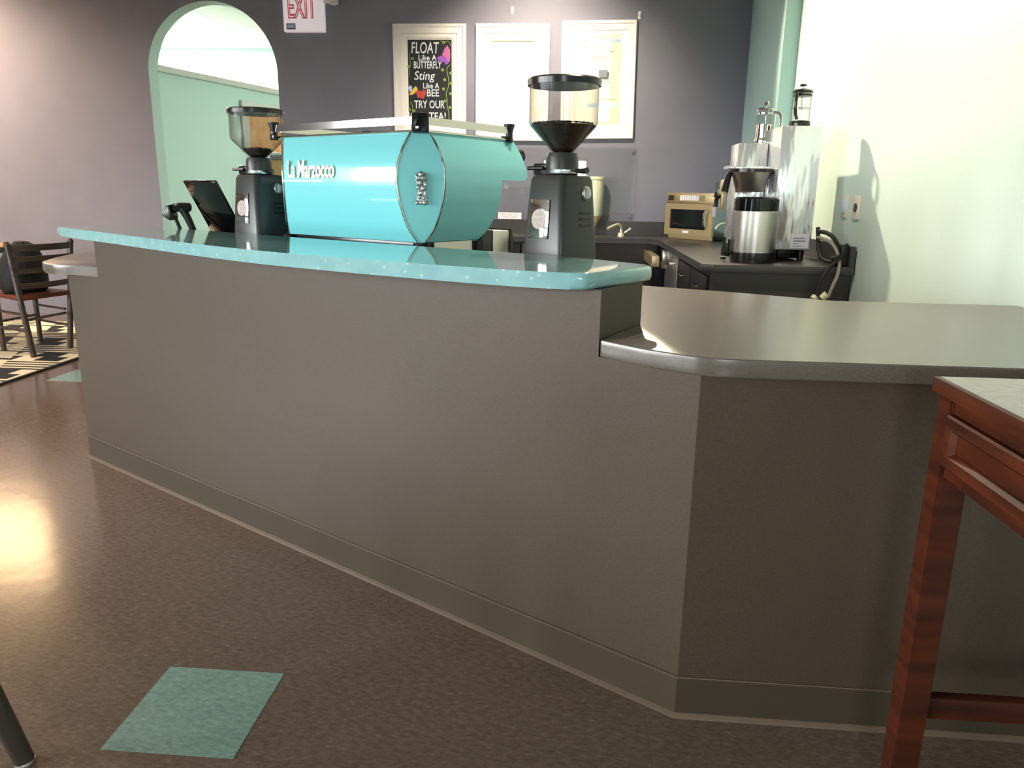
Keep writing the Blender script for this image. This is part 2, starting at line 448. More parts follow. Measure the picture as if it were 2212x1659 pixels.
def strip(mb, prof, m=0):
    pts = [P0,P1,P2]; R = []
    t1 = (Vector(P1)-Vector(P0)).normalized(); t2 = (Vector(P2)-Vector(P1)).normalized()
    n1 = Vector((t1.y,-t1.x)); n2 = Vector((t2.y,-t2.x)); nm = (n1+n2).normalized(); k = 1/nm.dot(n1)
    for p, nn, kk in ((P0,n1,1),(P1,nm,k),(P2,n2,1)):
        R.append([(p[0]+nn.x*d*kk, p[1]+nn.y*d*kk, z) for d, z in prof])
    mb.rings(R, closed=True, cap=True)
strip(cove, [(-.002,.002),(.006,.002),(.004,.100),(.002,.104),(-.002,.104)])
cv = cove.build('cove_base', 'laminate_base', bar, smooth=12)
toe = MB(); strip(toe, [(-.001,.0008),(.016,.0008),(.012,.006),(.0058,.011),(-.001,.011)]); toe.build('toe', 'base_toe', cv)
lip = MB(); strip(lip, [(-.001,.1042),(.005,.1042),(.005,.107),(-.001,.107)]); lip.build('top_lip', 'base_toe', cv)
# teal top
tp = [(-2.235,3.20),(-2.03,3.025),(-1.74,2.80),(-1.385,2.515),(-1.1,2.295),(-.826,2.11),(-.447,1.906),(-.141,1.766),(.0,1.728),(.03,1.718),(.05,1.727),(.205,1.945),(.208,1.965),(.19,1.985),(.06,2.115),(-.11,2.235),(-.6,2.53),(-1.07,2.82),(-1.55,3.13),(-1.85,3.345),(-2.0,3.42),(-2.03,3.42),(-2.235,3.225)]
# smooth bowed front
sm = []
front = tp[:9]
for i in range(len(front)-1):
    p0 = Vector(front[max(i-1,0)]); p1 = Vector(front[i]); p2 = Vector(front[i+1]); p3 = Vector(front[min(i+2,len(front)-1)])
    for k in range(4):
        t = k/4; sm.append(tuple(.5*((2*p1)+(-p0+p2)*t+(2*p0-5*p1+4*p2-p3)*t*t+(-p0+3*p1-3*p2+p3)*t*t*t)))
top = MB().prism(sm+tp[8:], 1.0, 1.038, bev=.012, seg=4).build('stone_countertop', 'teal_quartz', smooth=50)
tag(top, 'glossy teal speckled stone slab with bowed edge capping the bar', 'bar top')
# low worktop that runs behind and to the right of the bar
wt = [(-1.955,3.02),(-1.83,3.225),(.075,2.038),(.192,1.967),(.107,1.80),(.076,1.733),(.17,1.643),(.262,1.583),(.30,1.566),(.36,1.562),(1.41,1.553),(1.43,2.53),(.86,2.53),(.594,2.685),(.26,2.84),(-.2,3.15),(-1.2,3.8),(-2.0,4.12),(-2.42,3.78),(-2.46,3.62),(-2.40,3.40),(-2.325,3.20),(-2.25,3.11),(-2.16,3.07),(-2.08,3.065)]
o = MB().prism(wt, .845, .885, bev=.003, seg=2).build('worktop', 'worktop_grey')
tag(o, 'matte grey laminate worktop of the low counter section, right of the teal bar', 'worktop')

# ================================================================== BACK COUNTER
bk = thing('back_counter', 'dark grey worktop along the slate wall and right wall, holding the microwave and brewer', 'worktop', (0,0,0))
L_ = [(-1.6,6.30),(.62,6.30),(.69,6.22),(.69,4.15),(.74,4.075),(1.468,4.075),(1.508,VB-.005),(1.40,VB-.005),(1.37,5.70),(1.37,5.70)]
L_ = [(-1.6,6.30),(.62,6.30),(.69,6.20),(.69,4.13),(.75,4.072),(1.466,4.072),(1.47,5.715),(1.395,5.715),(1.425,VB-.004),(-1.6,VB-.004)]
MB().prism(L_, .82, .86, bev=.002, seg=2).build('top_slab', 'back_laminate', bk)
MB().box(-1.6,1.42, VB-.024,VB-.004, .86,.975).build('backsplash', 'back_laminate', bk)
MB().prism([(1.442,4.075),(1.464,4.075),(1.468,5.715),(1.446,5.715)], .86, .965).build('side_splash', 'back_laminate', bk)
cabs = thing('corner_base_cabinet', 'dark base cabinet whose plain end panel faces us, beneath the coffee brewer', 'cabinet', (0,0,0))
MB().prism([(.745,4.11),(1.462,4.11),(1.464,5.30),(.745,5.30)], 0, .82).build('end_panel', 'back_laminate', cabs)
dw = MB().box(.727,.745, 4.16,4.68, .60,.79, .003).build('drawer', 'cab_dark', cabs)
MB().tube([(.727,4.36,.71),(.705,4.37,.71),(.705,4.47,.71),(.727,4.48,.71)], .005).build('handle', 'chrome', dw)
dw = MB().box(.727,.745, 4.72,5.26, .60,.79, .003).build('drawer', 'cab_dark', cabs)
MB().tube([(.727,4.93,.71),(.705,4.94,.71),(.705,5.04,.71),(.727,5.05,.71)], .005).build('handle', 'chrome', dw)
dd = MB().box(.727,.745, 4.16,5.26, .08,.585, .003).build('cabinet_door', 'cab_dark', cabs)
MB().tube([(.727,4.9,.50),(.705,4.9,.50),(.705,4.8,.50),(.727,4.8,.50)], .005).build('handle', 'chrome', dd)
fr = thing('undercounter_refrigerator', 'stainless edged dark undercounter refrigerator in the back corner', 'refrigerator', (0,0,0))
MB().box(.75,1.40, 5.34,6.02, .08,.815).build('case', 'cab_dark', fr)
dr = MB().box(.735,.752, 5.35,6.01, .1,.80, .002).build('refrigerator_door', 'steel', fr)
MB().tube([(.735,5.45,.74),(.70,5.45,.74),(.70,5.56,.74),(.735,5.56,.74)], .006).build('handle', 'chrome', dr)
MB().box(.70,.735, 5.93,6.03, .66,.80,.002).build('hinge_bracket', 'steel', fr)
MB().cyl((.70,5.97,.70),(.694,5.97,.70), .006).build('screw', 'chrome', fr)
MB().box(.78,1.38, 5.37,5.99, 0,.08).build('plinth', 'black_plastic', fr)
sk = thing('sink_cabinet', 'dark base cabinet with half open drawer under the back worktop', 'cabinet', (0,0,0))
MB().box(-1.58,.70, 6.36,VB-.006, 0,.82).build('case', 'cab_dark', sk)
for x in (-1.56,-.98,-.40):
    d = MB().box(x,x+.56, 6.342,6.36, .1,.80, .003).build('cabinet_door', 'cab_dark', sk)
    MB().cyl((x+.5,6.342,.6),(x+.5,6.315,.6), .012).build('knob', 'chrome', d)
d = MB().box(.20,.68, 6.342,6.36, .1,.62, .003).build('cabinet_door', 'cab_dark', sk)
MB().cyl((.26,6.342,.5),(.26,6.315,.5), .012).build('knob', 'chrome', d)
dwr = MB().box(.60,.655, 5.72,6.36, .69,.77,.003)
dwr.build('drawer', 'steel_bronze', sk)
# sink faucet
fc = thing('sink_faucet', 'small brass tap lying low over the sink beside the slate wall', 'tap', (.42,6.6,.86))
MB().cyl((0,0,0),(0,0,.03), .03,.026).tube([(0,0,.02),(0,0,.09),(-.04,-.05,.105),(-.12,-.12,.07)], .011, smooth=2).build('spout', 'gold', fc)
MB().cyl((.03,0,.03),(.07,.0,.06), .01,.007).ball((.075,0,.063), .012).build('tap_handle', 'gold', fc)

# ================================================================== MICROWAVE (set across the corner)
mx_ = Vector((1.115,6.10)); ml = Vector((.775,6.56)); mw_w = (mx_-ml).length
mr = math.atan2((mx_-ml).y, (mx_-ml).x)
mw = thing('microwave', 'bronze lit stainless microwave angled in the back corner of the counter', 'microwave', (ml.x,ml.y,.862), mr)
W_ = mw_w-.04; H_ = .335; D_ = .34
MB().box(0,W_, .02,D_, .03,H_+.03, .004).build('case', 'brushed_side', mw)
MB().box(0,W_, .006,.022, .285,H_+.03, .002).build('control_panel', 'steel_bronze', mw)
dr = MB(); 
for q in ((0,.06,.03,.28),(W_-.075,W_,.03,.28),(.06,W_-.075,.03,.08),(.06,W_-.075,.235,.28)): dr.box(q[0],q[1], 0,.02, q[2],q[3])
dr = dr.build('microwave_door', 'steel_bronze', mw)
MB().box(.058,W_-.073, .008,.018, .078,.237).build('door_window', 'black_gloss', dr)
MB().tube([(W_-.06,0,.10),(W_-.06,-.035,.115),(W_-.06,-.035,.215),(W_-.06,0,.235)], .011, smooth=2).build('handle', 'chrome', dr)
MB().box(.025,.085, .002,.007, .305,.345,.001).build('display', 'cab_dark', mw)
b_ = MB()
for k in range(8): b_.box(.16+k*.026,.182+k*.026, .003,.007, .305,.345)
b_.build('keypad', 'exit_white', mw)
MB().box(.375,.398, .003,.007, .305,.345).build('stop_button', 'print_red', mw)
MB().box(.402,.425, .003,.007, .305,.345).build('start_button', 'chalk_green', mw)
text('NE', .05, .018, WALLM @ T(W_*.42,.055,0), 'exit_white', mw, 'brand_badge') if False else MB().box(W_*.4,W_*.4+.07, -.002,.001, .047,.066,.001).build('badge', 'exit_white', dr)
for x in (.03,W_-.03):
    for y in (.05,D_-.05): MB().cyl((x,y,-.002),(x,y,.03), .014).build('foot', 'black_plastic', mw)
MB().box(.02,W_-.02, .03,.05, .0,.028).build('base_grille', 'steel_bronze', mw)
MB().box(1.15,1.22, 6.38,6.45, 1.2275,1.26,.004).build('tin', 'steel')
tag(bpy.data.objects['tin'], 'small silver tin lying on top of the microwave', 'tin')

# ================================================================== COFFEE BREWER
br = thing('coffee_brewer', 'tall stainless coffee brewer with wavy reflections at the counter end', 'coffee brewer', (0,0,0))
MB().box(1.103,1.317, 4.35,4.75, .925,1.578, .006).build('tower', 'steel_bright', br)
MB().box(.932,1.10, 4.60,4.80, .93,1.502, .006).build('brewer_head', 'steel_bright', br)
MB().box(.93,1.30, 4.42,4.80, .875,.925,.004).build('base_pan', 'black_plastic', br)
for x, y in ((1.14,4.40),(1.28,4.40),(.95,4.76),(1.28,4.72)): MB().cyl((x,y,.861),(x,y,.93), .016,.02).build('foot', 'black_plastic', br)
lb = MB().box(1.205,1.305, 4.347,4.351, .935,1.012).build('rating_label', 'label_paper', br)
for k, (w_, t_) in enumerate(((.06,.006),(.065,.006),(.03,.003),(.05,.003))):
    MB().box(1.22,1.22+w_, 4.3455,4.3475, .993-k*.015-t_,.993-k*.015).build('label_print', 'print_grey', lb)
bs = MB(); bs.lathe([(.045,0),(.075,.0),(.082,.02),(.107,.105),(.112,.108),(.112,.118),(.104,.118)], (0,0,0), 32)
bs = bs.build('brew_basket', 'steel', br, loc=(.987,4.47,1.233))
MB().tube([(-.095,0,.105),(-.118,0,.098),(-.127,0,.06),(-.138,-.005,.0)], [.012,.021], smooth=2).build('basket_handle', 'black_plastic', bs)
MB().tube([(-.118,.0,.108),(0,-.118,.108),(.118,0,.108)], .005, smooth=3).build('basket_rail', 'black_plastic', bs) if False else None
MB().lathe([(.112,.105),(.118,.105),(.118,.122),(.112,.122)], seg=32).build('basket_rim', 'black_plastic', bs)
MB().box(.86,1.10, 4.46,4.62, 1.355,1.372,.003).build('basket_shelf', 'steel_bright', br)
ft = MB().tube([(.89,4.68,1.21),(.845,4.66,1.205),(.838,4.655,1.14)], .013, smooth=1).build('faucet', 'black_plastic', br)
MB().cyl((.838,4.655,1.145),(.838,4.655,1.09), .016,.011).build('spout', 'label_paper', ft)
MB().cyl((.838,4.655,1.20),(.838,4.655,1.23), .016,.006).cyl((.838,4.655,1.23),(.838,4.655,1.285), .006,.004).build('tap_lever', 'black_plastic', ft)
MB().box(.866,.89, 4.64,4.70, 1.13,1.30,.004).build('faucet_mount', 'steel_bronze', br)
MB().tube([(.90,4.60,1.052),(.865,4.60,1.052),(.84,4.60,1.02)], [.008,.006], smooth=1).build('lever_arm', 'cream_plastic', br)
# thermal server below the basket
sv = thing('thermal_server', 'cylindrical stainless coffee server with black collar and base under the brew basket', 'coffee server', (.992,4.29,.861))
MB().lathe([(.0,0),(.118,0),(.12,.015),(.118,.055),(.0,.055)], seg=40).build('base', 'black_plastic', sv)
MB().lathe([(.119,.055),(.119,.27),(.115,.275)], seg=40).build('body', 'steel', sv)
MB().lathe([(.117,.27),(.117,.335),(.108,.345),(.0,.345)], seg=40).build('collar', 'black_gloss', sv)
sp_ = MB().tube([(-.115,0,.05),(-.155,0,.055)], .013).cyl((-.155,0,.01),(-.155,0,.085), .014).cyl((-.155,0,.085),(-.155,0,.13), .006,.008).build('spigot', 'black_plastic', sv)
MB().cyl((-.155,0,.03),(-.155,0,.005), .015,.011).build('spout', 'label_paper', sp_)
MB().tube([(-.12,-.01,.04),(-.13,-.01,.07),(-.13,-.01,.12)], .008).build('sight_gauge', 'black_plastic', sv)
# french presses on top
def press(x, y, z, s, lid, base, label, rz=0):
    t = thing('french_press', label, 'french press', (x,y,z), rz, 'french presses on top of the coffee brewer')
    t.scale = (s,s,s)
    MB().lathe([(.0,0),(.056,0),(.058,.012),(.056,.032),(.05,.036),(.0,.036)], seg=32).build('base', base, t)
    MB().lathe([(.05,.03),(.05,.185),(.053,.19)], seg=32).build('beaker', 'glass', t)
    MB().lathe([(.0,.205),(.04,.203),(.055,.193),(.056,.183),(.0,.183)], seg=32).build('lid', lid, t)
    MB().cyl((0,0,.02),(0,0,.222), .003).cyl((0,0,.1),(0,0,.105), .048).build('plunger', 'chrome', t)
    MB().lathe([(0,.218),(.018,.219),(.02,.225),(.012,.231),(0,.232)] if lid == 'black_plastic' else [(0,.212),(.012,.216),(.016,.228),(.010,.24),(0,.243)], seg=20).build('knob', lid, t)
    MB().tube([(.052,0,.178),(.085,0,.172),(.092,0,.13),(.086,0,.07),(.055,0,.045)], .0085, smooth=2).build('handle', base if base=='black_plastic' else 'chrome', t)
    MB().lathe([(.051,.165),(.053,.165),(.053,.175),(.051,.175)], seg=32).build('collar', lid, t)
    return t
press(1.232,4.50,1.579, .98, 'black_plastic','black_plastic', 'glass french press with black lid and base on the tall brewer tower', math.radians(235))
p2 = press(1.095,4.705,1.503, .98, 'chrome','chrome', 'chrome and glass french press on the lower brewer housing', math.radians(-30))
# chrome sleeve of the second press, and two small metal bits beside it
MB().lathe([(.0515,.03),(.0515,.11),(.0505,.11)], seg=32, a0=math.radians(150), a1=math.radians(330)).build('sleeve', 'chrome', p2)
o = MB().lathe([(0,0),(.016,0),(.018,.045),(.015,.05),(0,.05)], seg=16).lathe([(.009,.05),(.009,.1)], seg=12).build('metal_canister', 'steel_bronze', loc=(1.178,4.63,1.503))
tag(o, 'small bronze metal canister between the two french presses', 'canister')
# cords, hose, black plug cover at the right edge
cd = MB(); cd.tube([(1.34,4.33,1.05),(1.345,4.30,.93),(1.36,4.26,.88),(1.42,4.22,.872),(1.43,4.2,.93),(1.40,4.22,1.0),(1.36,4.25,1.03),(1.335,4.30,1.03)], .011, smooth=3)
o = cd.build('power_cord', 'cord_black'); tag(o, 'thick black cord coiled behind the steel brewer tower', 'cord')
cd = MB(); cd.tube([(1.42,4.14,.90),(1.37,4.08,.885),(1.32,4.045,.85),(1.285,4.035,.78),(1.275,4.03,.73)], .010, smooth=3)
hg = cd.build('hanging_cord', 'cord_black'); tag(hg, 'black cord with pale plug hanging over the counter edge', 'cord')
MB().ball((1.295,4.022,.69), .036,.026,.028).build('plug_body', 'black_plastic', hg)
MB().cyl((1.262,4.01,.712),(1.25,4.0,.70), .016,.014).cyl((1.295,4.0,.705),(1.318,3.995,.73), .017,.019).build('plug_ring', 'cream_plastic', hg)
o = MB().tube([(1.335,4.30,1.0),(1.385,4.2,.98),(1.405,4.12,.90),(1.375,4.03,.83),(1.35,4.02,.77),(1.335,4.02,.715)], .009, smooth=3).build('braided_hose', 'hose_braid')
tag(o, 'grey braided hose looping down beside the hanging black cord', 'hose')
o = MB().prism([(0,0),(.035,.0),(.03,.05),(.012,.11),(.004,.12),(-.004,.11),(-.02,.06),(-.07,.045),(-.05,.0)], 0,.03, axis='y', bev=.004).build('cord_bracket', 'black_plastic', loc=(1.425,4.10,.862))
tag(o, 'black peaked bracket standing at the right end of the back counter', 'bracket')

# wall plates on right wall
def plate(v, z, label, kind):
    u = 1.448+(v-2.5)*(1.525-1.448)/(VB+.16-2.5)
    t = thing('outlet' if kind else 'light_switch', label, 'wall outlet' if kind else 'light switch', (u-.0005,v,z), math.atan2(1.525-1.448, VB+.16-2.5)*-1)
    if kind:
        MB().box(-.008,0, -.045,.045, -.06,.06,.002).build('cover_plate', 'plate_tan', t)
        MB().cyl((-.012,0,0),(-.008,0,0), .022, seg=24).build('socket', 'black_plastic', t)
    else:
        MB().box(-.008,0, -.04,.04, -.06,.06,.002).build('cover_plate', 'label_tan', t)
        MB().box(-.013,-.008, -.017,.017, -.034,.034,.001).build('rocker', 'paper_blue', t)
plate(4.165,1.16, 'beige wall plate with single round black socket on the mint wall', True)
plate(4.345,1.165, 'pale rocker switch plate on the mint wall behind the brewer', False)

# ================================================================== ESPRESSO MACHINE
C0 = Vector((-.505,2.575,.885))
es = thing('espresso_machine', 'turquoise espresso machine with chrome rails facing the bar top', 'espresso machine', C0, ROT)
Wm = .700; z0 = .158; z1 = .512
def bul(t):   # bulge profile
    P = [(0,.012),(.12,.034),(.25,.046),(.4,.056),(.55,.061),(.7,.059),(.85,.047),(1,.027)]
    for (a, x), (b, y) in zip(P, P[1:]):
        if a <= t <= b: 
            k = (t-a)/(b-a); return x+(y-x)*k
    return P[-1][1]
def rear(z):
    Q = [(z0,.30),(.185,.318),(.24,.345),(.285,.36),(.369,.367),(.3695,.505),(.385,.525),(.40,.523),(.46,.502),(z1,.475)]
    for (a, x), (b, y) in zip(Q, Q[1:]):
        if a <= z <= b: return x+(y-x)*(z-a)/(b-a)
    return Q[-1][1]
dch = .008
zs = [z0+(z1-z0)*i/20 for i in range(21)]+[.369,.3695,.377,.385]
zs = sorted(set(round(z,5) for z in zs))
R = []; lensR = []; lensL = []
for z in zs:
    t = (z-z0)/(z1-z0); b = bul(t); c = 2*b-dch
    r = rear(z)
    R.append([(-Wm-b+c,-b,z),(b-c,-b,z),(b,-b+c,z),(b,r,z),(-Wm-b,r,z),(-Wm-b,-b+c,z)])
    lensR.append(((b-c,-b,z),(b,-b+c,z))); lensL.append(((-Wm-b+c,-b,z),(-Wm-b,-b+c,z)))
MB().rings(R).build('body_panels', 'teal_paint', es, smooth=30)
for lens, sx in ((lensR,1),(lensL,-1)):
    m = MB(); o_ = Vector((sx,-1,0)).normalized()*.003
    RR = [[tuple(Vector(a)+o_), tuple(Vector(b)+o_), tuple(Vector(b)-o_*2), tuple(Vector(a)-o_*2)] for a, b in lens]
    m.rings(RR); cp = m.build('corner_panel', 'teal_paint', es, smooth=30)
    tr = MB(); tr.tube([Vector(a)+o_ for a, b in lens], .0035, 8); tr.tube([Vector(b)+o_ for a, b in lens], .0035, 8)
    tr.build('chrome_edging', 'chrome', cp)
# cast emblem on the right corner panel
mid = (Vector(lensR[9][0])+Vector(lensR[9][1]))/2; zc = .335
EM = Matrix.Translation(Vector((mid.x+.006,mid.y-.006,zc))) @ Matrix.Rotation(math.radians(45),4,'Z') @ Matrix.Rotation(PI/2,4,'X')
em = MB()
sil = [(-.020,-.052),(.021,-.052),(.019,-.040),(.014,-.032),(.013,-.015),(.016,.0),(.013,.010),(.018,.022),(.0185,.040),(.012,.050),(0,.054),(-.012,.051),(-.018,.042),(-.018,.024),(-.013,.010),(-.014,-.002),(-.010,-.016),(-.012,-.032),(-.018,-.040)]
em.prism(sil, 0, .010, bev=.003, M=EM)
for (x, y, r) in ((-.009,.034,.010),(.008,.034,.011),(0,.018,.009),(-.008,.004,.007),(.008,.0,.008),(0,-.014,.008),(-.006,-.028,.006),(.010,-.030,.006),(-.013,-.045,.006),(.013,-.046,.006),(0,.045,.009)):
    em.ball((x,y,.010), r, r*1.2, r*.55, M=EM)
em.build('lion_emblem', 'silver_cast', es)
# maker's script badge on the back panel
yb = -bul((.42-z0)/(z1-z0))
BM = WALLM.copy(); yb = -.063; BM = Matrix.Translation(Vector((0,yb,0))) @ WALLM
text('La Marzocco', .262, .062, BM @ T(-.487,.398,0), 'gold', es, 'script_badge', ext=.003, shear=.15, bold=.02)
MB().box(-.655,-.42, yb-.000,yb+.008, .354,.359).build('badge_underline', 'gold', es)
# top tray, rails and posts
MB().box(-Wm-.01,.01, .0,.45, z1-.002,z1+.003).build('cup_tray', 'steel', es)
zr = .548
rl = MB()
def bandbar(mb, p, q, w=.004, h=.024, lean=0):
    p = Vector(p); q = Vector(q); d = (q-p).normalized(); n = Vector((d.y,-d.x,0))
    r = []
    for c in (p, q):
        r.append([c-n*w+Vector((0,0,-h/2)), c+n*w+Vector((0,0,-h/2)), c+n*w+Vector((0,0,h/2))+n*lean, c-n*w+Vector((0,0,h/2))+n*lean])
    mb.rings(r)
bandbar(rl, (-Wm-.03,-.03,zr), (.0,-.03,zr)); rl.build('cup_rail', 'chrome', es)
rl = MB(); bandbar(rl, (.03,.0,zr), (.03,.44,zr)); rl.build('cup_rail', 'steel', es)
rl = MB(); bandbar(rl, (-Wm-.03,.44,zr), (-Wm-.03,.0,zr)); rl.build('cup_rail', 'steel', es)
for z in (z1+.004,):
    q = MB(); q.tube([(-Wm-.02,-.028,z),(0,-.028,z)], .004); q.tube([(.028,0,z),(.028,.45,z)], .004); q.build('tray_edge', 'chrome', es)
# corner post: square cap with an arched niche
cp = MB(); cp.box(-.034,.034, -.034,.034, z1-.002,.572, .006, M=Matrix.Translation(Vector((.008,-.008,0))) @ Matrix.Rotation(math.radians(45),4,'Z') @ Matrix.Diagonal((.82,.82,1,1)))
cp = cp.build('corner_post', 'black_plastic', es)
ar = MB(); AM = Matrix.Translation(Vector((.008+.0205,-.008-.0205,0))) @ Matrix.Rotation(math.radians(45),4,'Z') @ Matrix.Rotation(PI/2,4,'X')
ar.prism([(-.018,z1+.0),(.018,z1+.0),(.016,z1+.022),(.009,z1+.042),(0,z1+.054),(-.009,z1+.042),(-.016,z1+.022)], -.002,.004, bev=.0015, M=AM)
ar.build('arch_inlay', 'black_gloss', cp)
def flare(x, y):
    m = MB(); 
    m.lathe([(.017,0),(.013,.02),(.013,.035),(.02,.06),(.02,.064),(0,.064)], (x,y,z1-.006), 16)
    m.box(x-.025 if x > -.3 else x,x if x > -.3 else x+.025, y-.02,y+.0, z1-.006,z1+.016,.003)
    m.build('rail_post', 'black_plastic', es)
flare(.03,.445); flare(-Wm-.03,-.03); flare(-Wm-.03,.445)
# knob at the nose, underside and feet
MB().cyl((.02,.485,.455),(.02,.53,.462), .018,.024).build('steam_knob', 'black_plastic', es)
MB().box(-Wm+.0,-.0, .0,.30, .132,z0+.001,.003).build('underside', 'black_plastic', es)
for x, y in ((.002,-.002),(-Wm-.002,-.002),(.0,.28),(-Wm,.28)):
    MB().lathe([(.018,0),(.022,.01),(.022,.095),(.027,.10),(.030,z0-.003),(0,z0-.003)], (x,y,0), 20).build('foot', 'black_plastic', es)
MB().prism([(.05,.09),(.36,.085),(.30,z0-.002),(.05,z0-.002)], -.002,.012, axis='x', M=None).build('side_skirt', 'steel', es)
MB().prism([(.305,.172),(.335,.19),(.365,.19),(.365,.06),(.345,.055),(.275,.145)], -.0,.022, axis='x', bev=.002).build('tray_bracket', 'black_plastic', es)
MB().prism([(.365,.188),(.475,.185),(.485,.16),(.488,.13),(.481,.10),(.470,.070),(.365,.070)], -Wm,.014, axis='x', bev=.004).build('drip_tray', 'steel', es)
MB().prism([(.475,.189),(.487,.187),(.495,.16),(.498,.13),(.491,.098),(.482,.07),(.470,.07),(.484,.13)], -Wm-.002,.016, axis='x').build('tray_edge_black', 'black_plastic', es)
for x in (-.20,-.50):
    g = MB().cyl((x,.44,.368),(x,.44,.30), .034).build('group_head', 'chrome', es)
    MB().tube([(x,.46,.305),(x,.52,.300),(x,.60,.295)], [.011,.014]).build('portafilter_handle', 'black_plastic', g)
# puck of steel at the bar edge
o = MB().box(-.11,.0, -.05,.05, 0,.10,.004).build('knock_box', 'steel_bright', loc=(-.13,2.62,.885)); o.rotation_euler = (0,0,ROT)
tag(o, 'low stainless box standing between the espresso machine and the right grinder', 'knock box')

# ================================================================== GRINDERS
def grinder(x, y, rz, label, fill, hk=1.0):
    H = lambda pr: [(r_, .438+(z_-.438)*hk) for r_, z_ in pr]
    t = thing('coffee_grinder', label, 'coffee grinder', (x,y,.885), rz, 'black grinders standing beside the espresso machine')
    # rounded square body that tapers upward
    def sq(h, c, z, cy=0):
        pts = []
        for i in range(4):
            a = PI/4+i*PI/2; bx = (h-c)*(1 if math.cos(a) > 0 else -1); by = (h-c)*(1 if math.sin(a) > 0 else -1)
            for k in range(5):
                b = i*PI/2+k*PI/8
                pts.append((bx+c*math.cos(b), by+cy+c*math.sin(b), z))
        return pts
    MB().rings([sq(.092,.02,0),sq(.092,.02,.02),sq(.086,.02,.14),sq(.072,.02,.365),sq(.066,.02,.378),sq(.05,.02,.382)]).build('housing', 'grinder_black', t)
    MB().lathe([(.045,.380),(.050,.384),(.050,.43),(.046,.445),(.0,.445)], seg=32).build('collar', 'grinder_black', t)
    MB().box(-.09,-.02, -.035,.03, .381,.415,.004).build('chute', 'black_plastic', t)
    MB().cyl((-.03,-.05,.40),(-.085,-.062,.40), .006).build('thumb_screw', 'black_plastic', t)
    d = MB().lathe([(.0,.384),(.040,.384),(.042,.388),(.042,.394),(.04,.396),(0,.396)], (.028,-.022,0), 40).build('adjusting_disc', 'steel_bright', t)
    MB().tube([(.06,-.03,.392),(.09,-.035,.392)], .003).tube([(.088,-.035,.392),(.115,-.037,.39),(.135,-.038,.392)], [.006,.009]).build('lever', 'black_plastic', d)
    h = MB().lathe(H([(.027,.438),(.030,.445),(.098,.520),(.103,.530),(.103,.640),(.104,.645)]), seg=48).build('hopper', 'clear_plastic', t)
    MB().lathe(H([(.104,.634),(.109,.634),(.110,.650),(.104,.655),(.06,.657),(0,.657)]), seg=48).build('hopper_lid', 'black_plastic', h)
    # beans
    bm = MB(); zt = .445+(.524-.445)*fill*hk; rt = .026+(.0985-.026)*fill
    prof = [(.001,.442),(.026,.446),(rt*.99,zt),(rt*.8,zt+.004),(rt*.45,zt+.008),(.001,zt+.012)]
    bm.lathe(prof, seg=48)
    bo = bm.build('coffee_bean_fill', 'beans', h); bo['kind'] = 'stuff'
    bb = MB(); 
    for k in range(int(60+170*fill)):
        a = random.random()*2*PI; q = math.sqrt(random.random())*rt*.93
        zz = zt+.010-.006*q/rt
        bb.ball((q*math.cos(a), q*math.sin(a), zz), .0052,.0036,.003, seg=6, M=None)
    b2 = bb.build('coffee_beans', 'beans', h); b2['kind'] = 'stuff'
    # plate and details: customer face is -y, right face is +x ; both lean with the taper
    ln = math.atan2(.020,.34)
    FM = Matrix.Translation(Vector((-.012,-.0805,.25))) @ Matrix.Rotation(PI/2-ln*1.05,4,'X')
    pl = MB().box(-.040,.040, -.058,.058, .0,.003,.001, M=FM).build('maker_plate', 'chrome', t)
    em = MB().lathe([(.0,.0032),(.030,.0032),(.030,.0042),(0,.0042)], seg=32, M=FM).build('round_emblem', 'emblem_grey', pl)
    z_ = MB()
    for yy in (.015,-.001,-.017): z_.tube([FM @ Vector((-.022+.0055*i, yy+(.006 if i%2 else -.006), .0046)) for i in range(9)], .0008, 5)
    z_.build('zigzag_mark', 'exit_white', em)
    for q in ((-.035,.052),(.035,.052),(-.035,-.052),(.035,-.052)):
        MB().cyl(FM @ Vector((q[0],q[1],.003)), FM @ Vector((q[0],q[1],.005)), .003, seg=10).build('screw', 'chrome', pl)
    RM = Matrix.Translation(Vector((.0775,0,.27))) @ Matrix.Rotation(-ln*1.0,4,'Y') @ Matrix(((0,0,1,0),(1,0,0,0),(0,1,0,0),(0,0,0,1)))
    for k in range(3): MB().box(-.0,.05, -.003-k*.018,.0022-k*.018, .0,.0035, M=RM).build('vent_slot', 'black_gloss', t)
    sw = MB().lathe([(.0,0),(.021,0),(.021,.003),(.017,.006),(0,.006)], seg=28, M=Matrix.Translation(Vector((.0738,.030,.328))) @ Matrix.Rotation(-ln,4,'Y') @ Matrix.Rotation(PI/2,4,'Y')).build('switch_dial', 'steel', t)
    MB().box(.079,.085, .024,.036, .312,.344,.002).build('switch_knob', 'label_paper', sw)
    MB().box(-.0,.022, -.205,-.155, .0115,.0125, M=Matrix.Translation(Vector((.0,.05,0))) @ RM).build('bottom_label', 'label_tan', t)
    return t
grinder(-.035,2.40, ROT+math.radians(-10), 'black coffee grinder full of dark beans, right of the turquoise machine', 1.0)
grinder(-1.258,3.07, ROT+math.radians(0), 'black coffee grinder with nearly empty hopper, left of the turquoise machine', .42, .88)

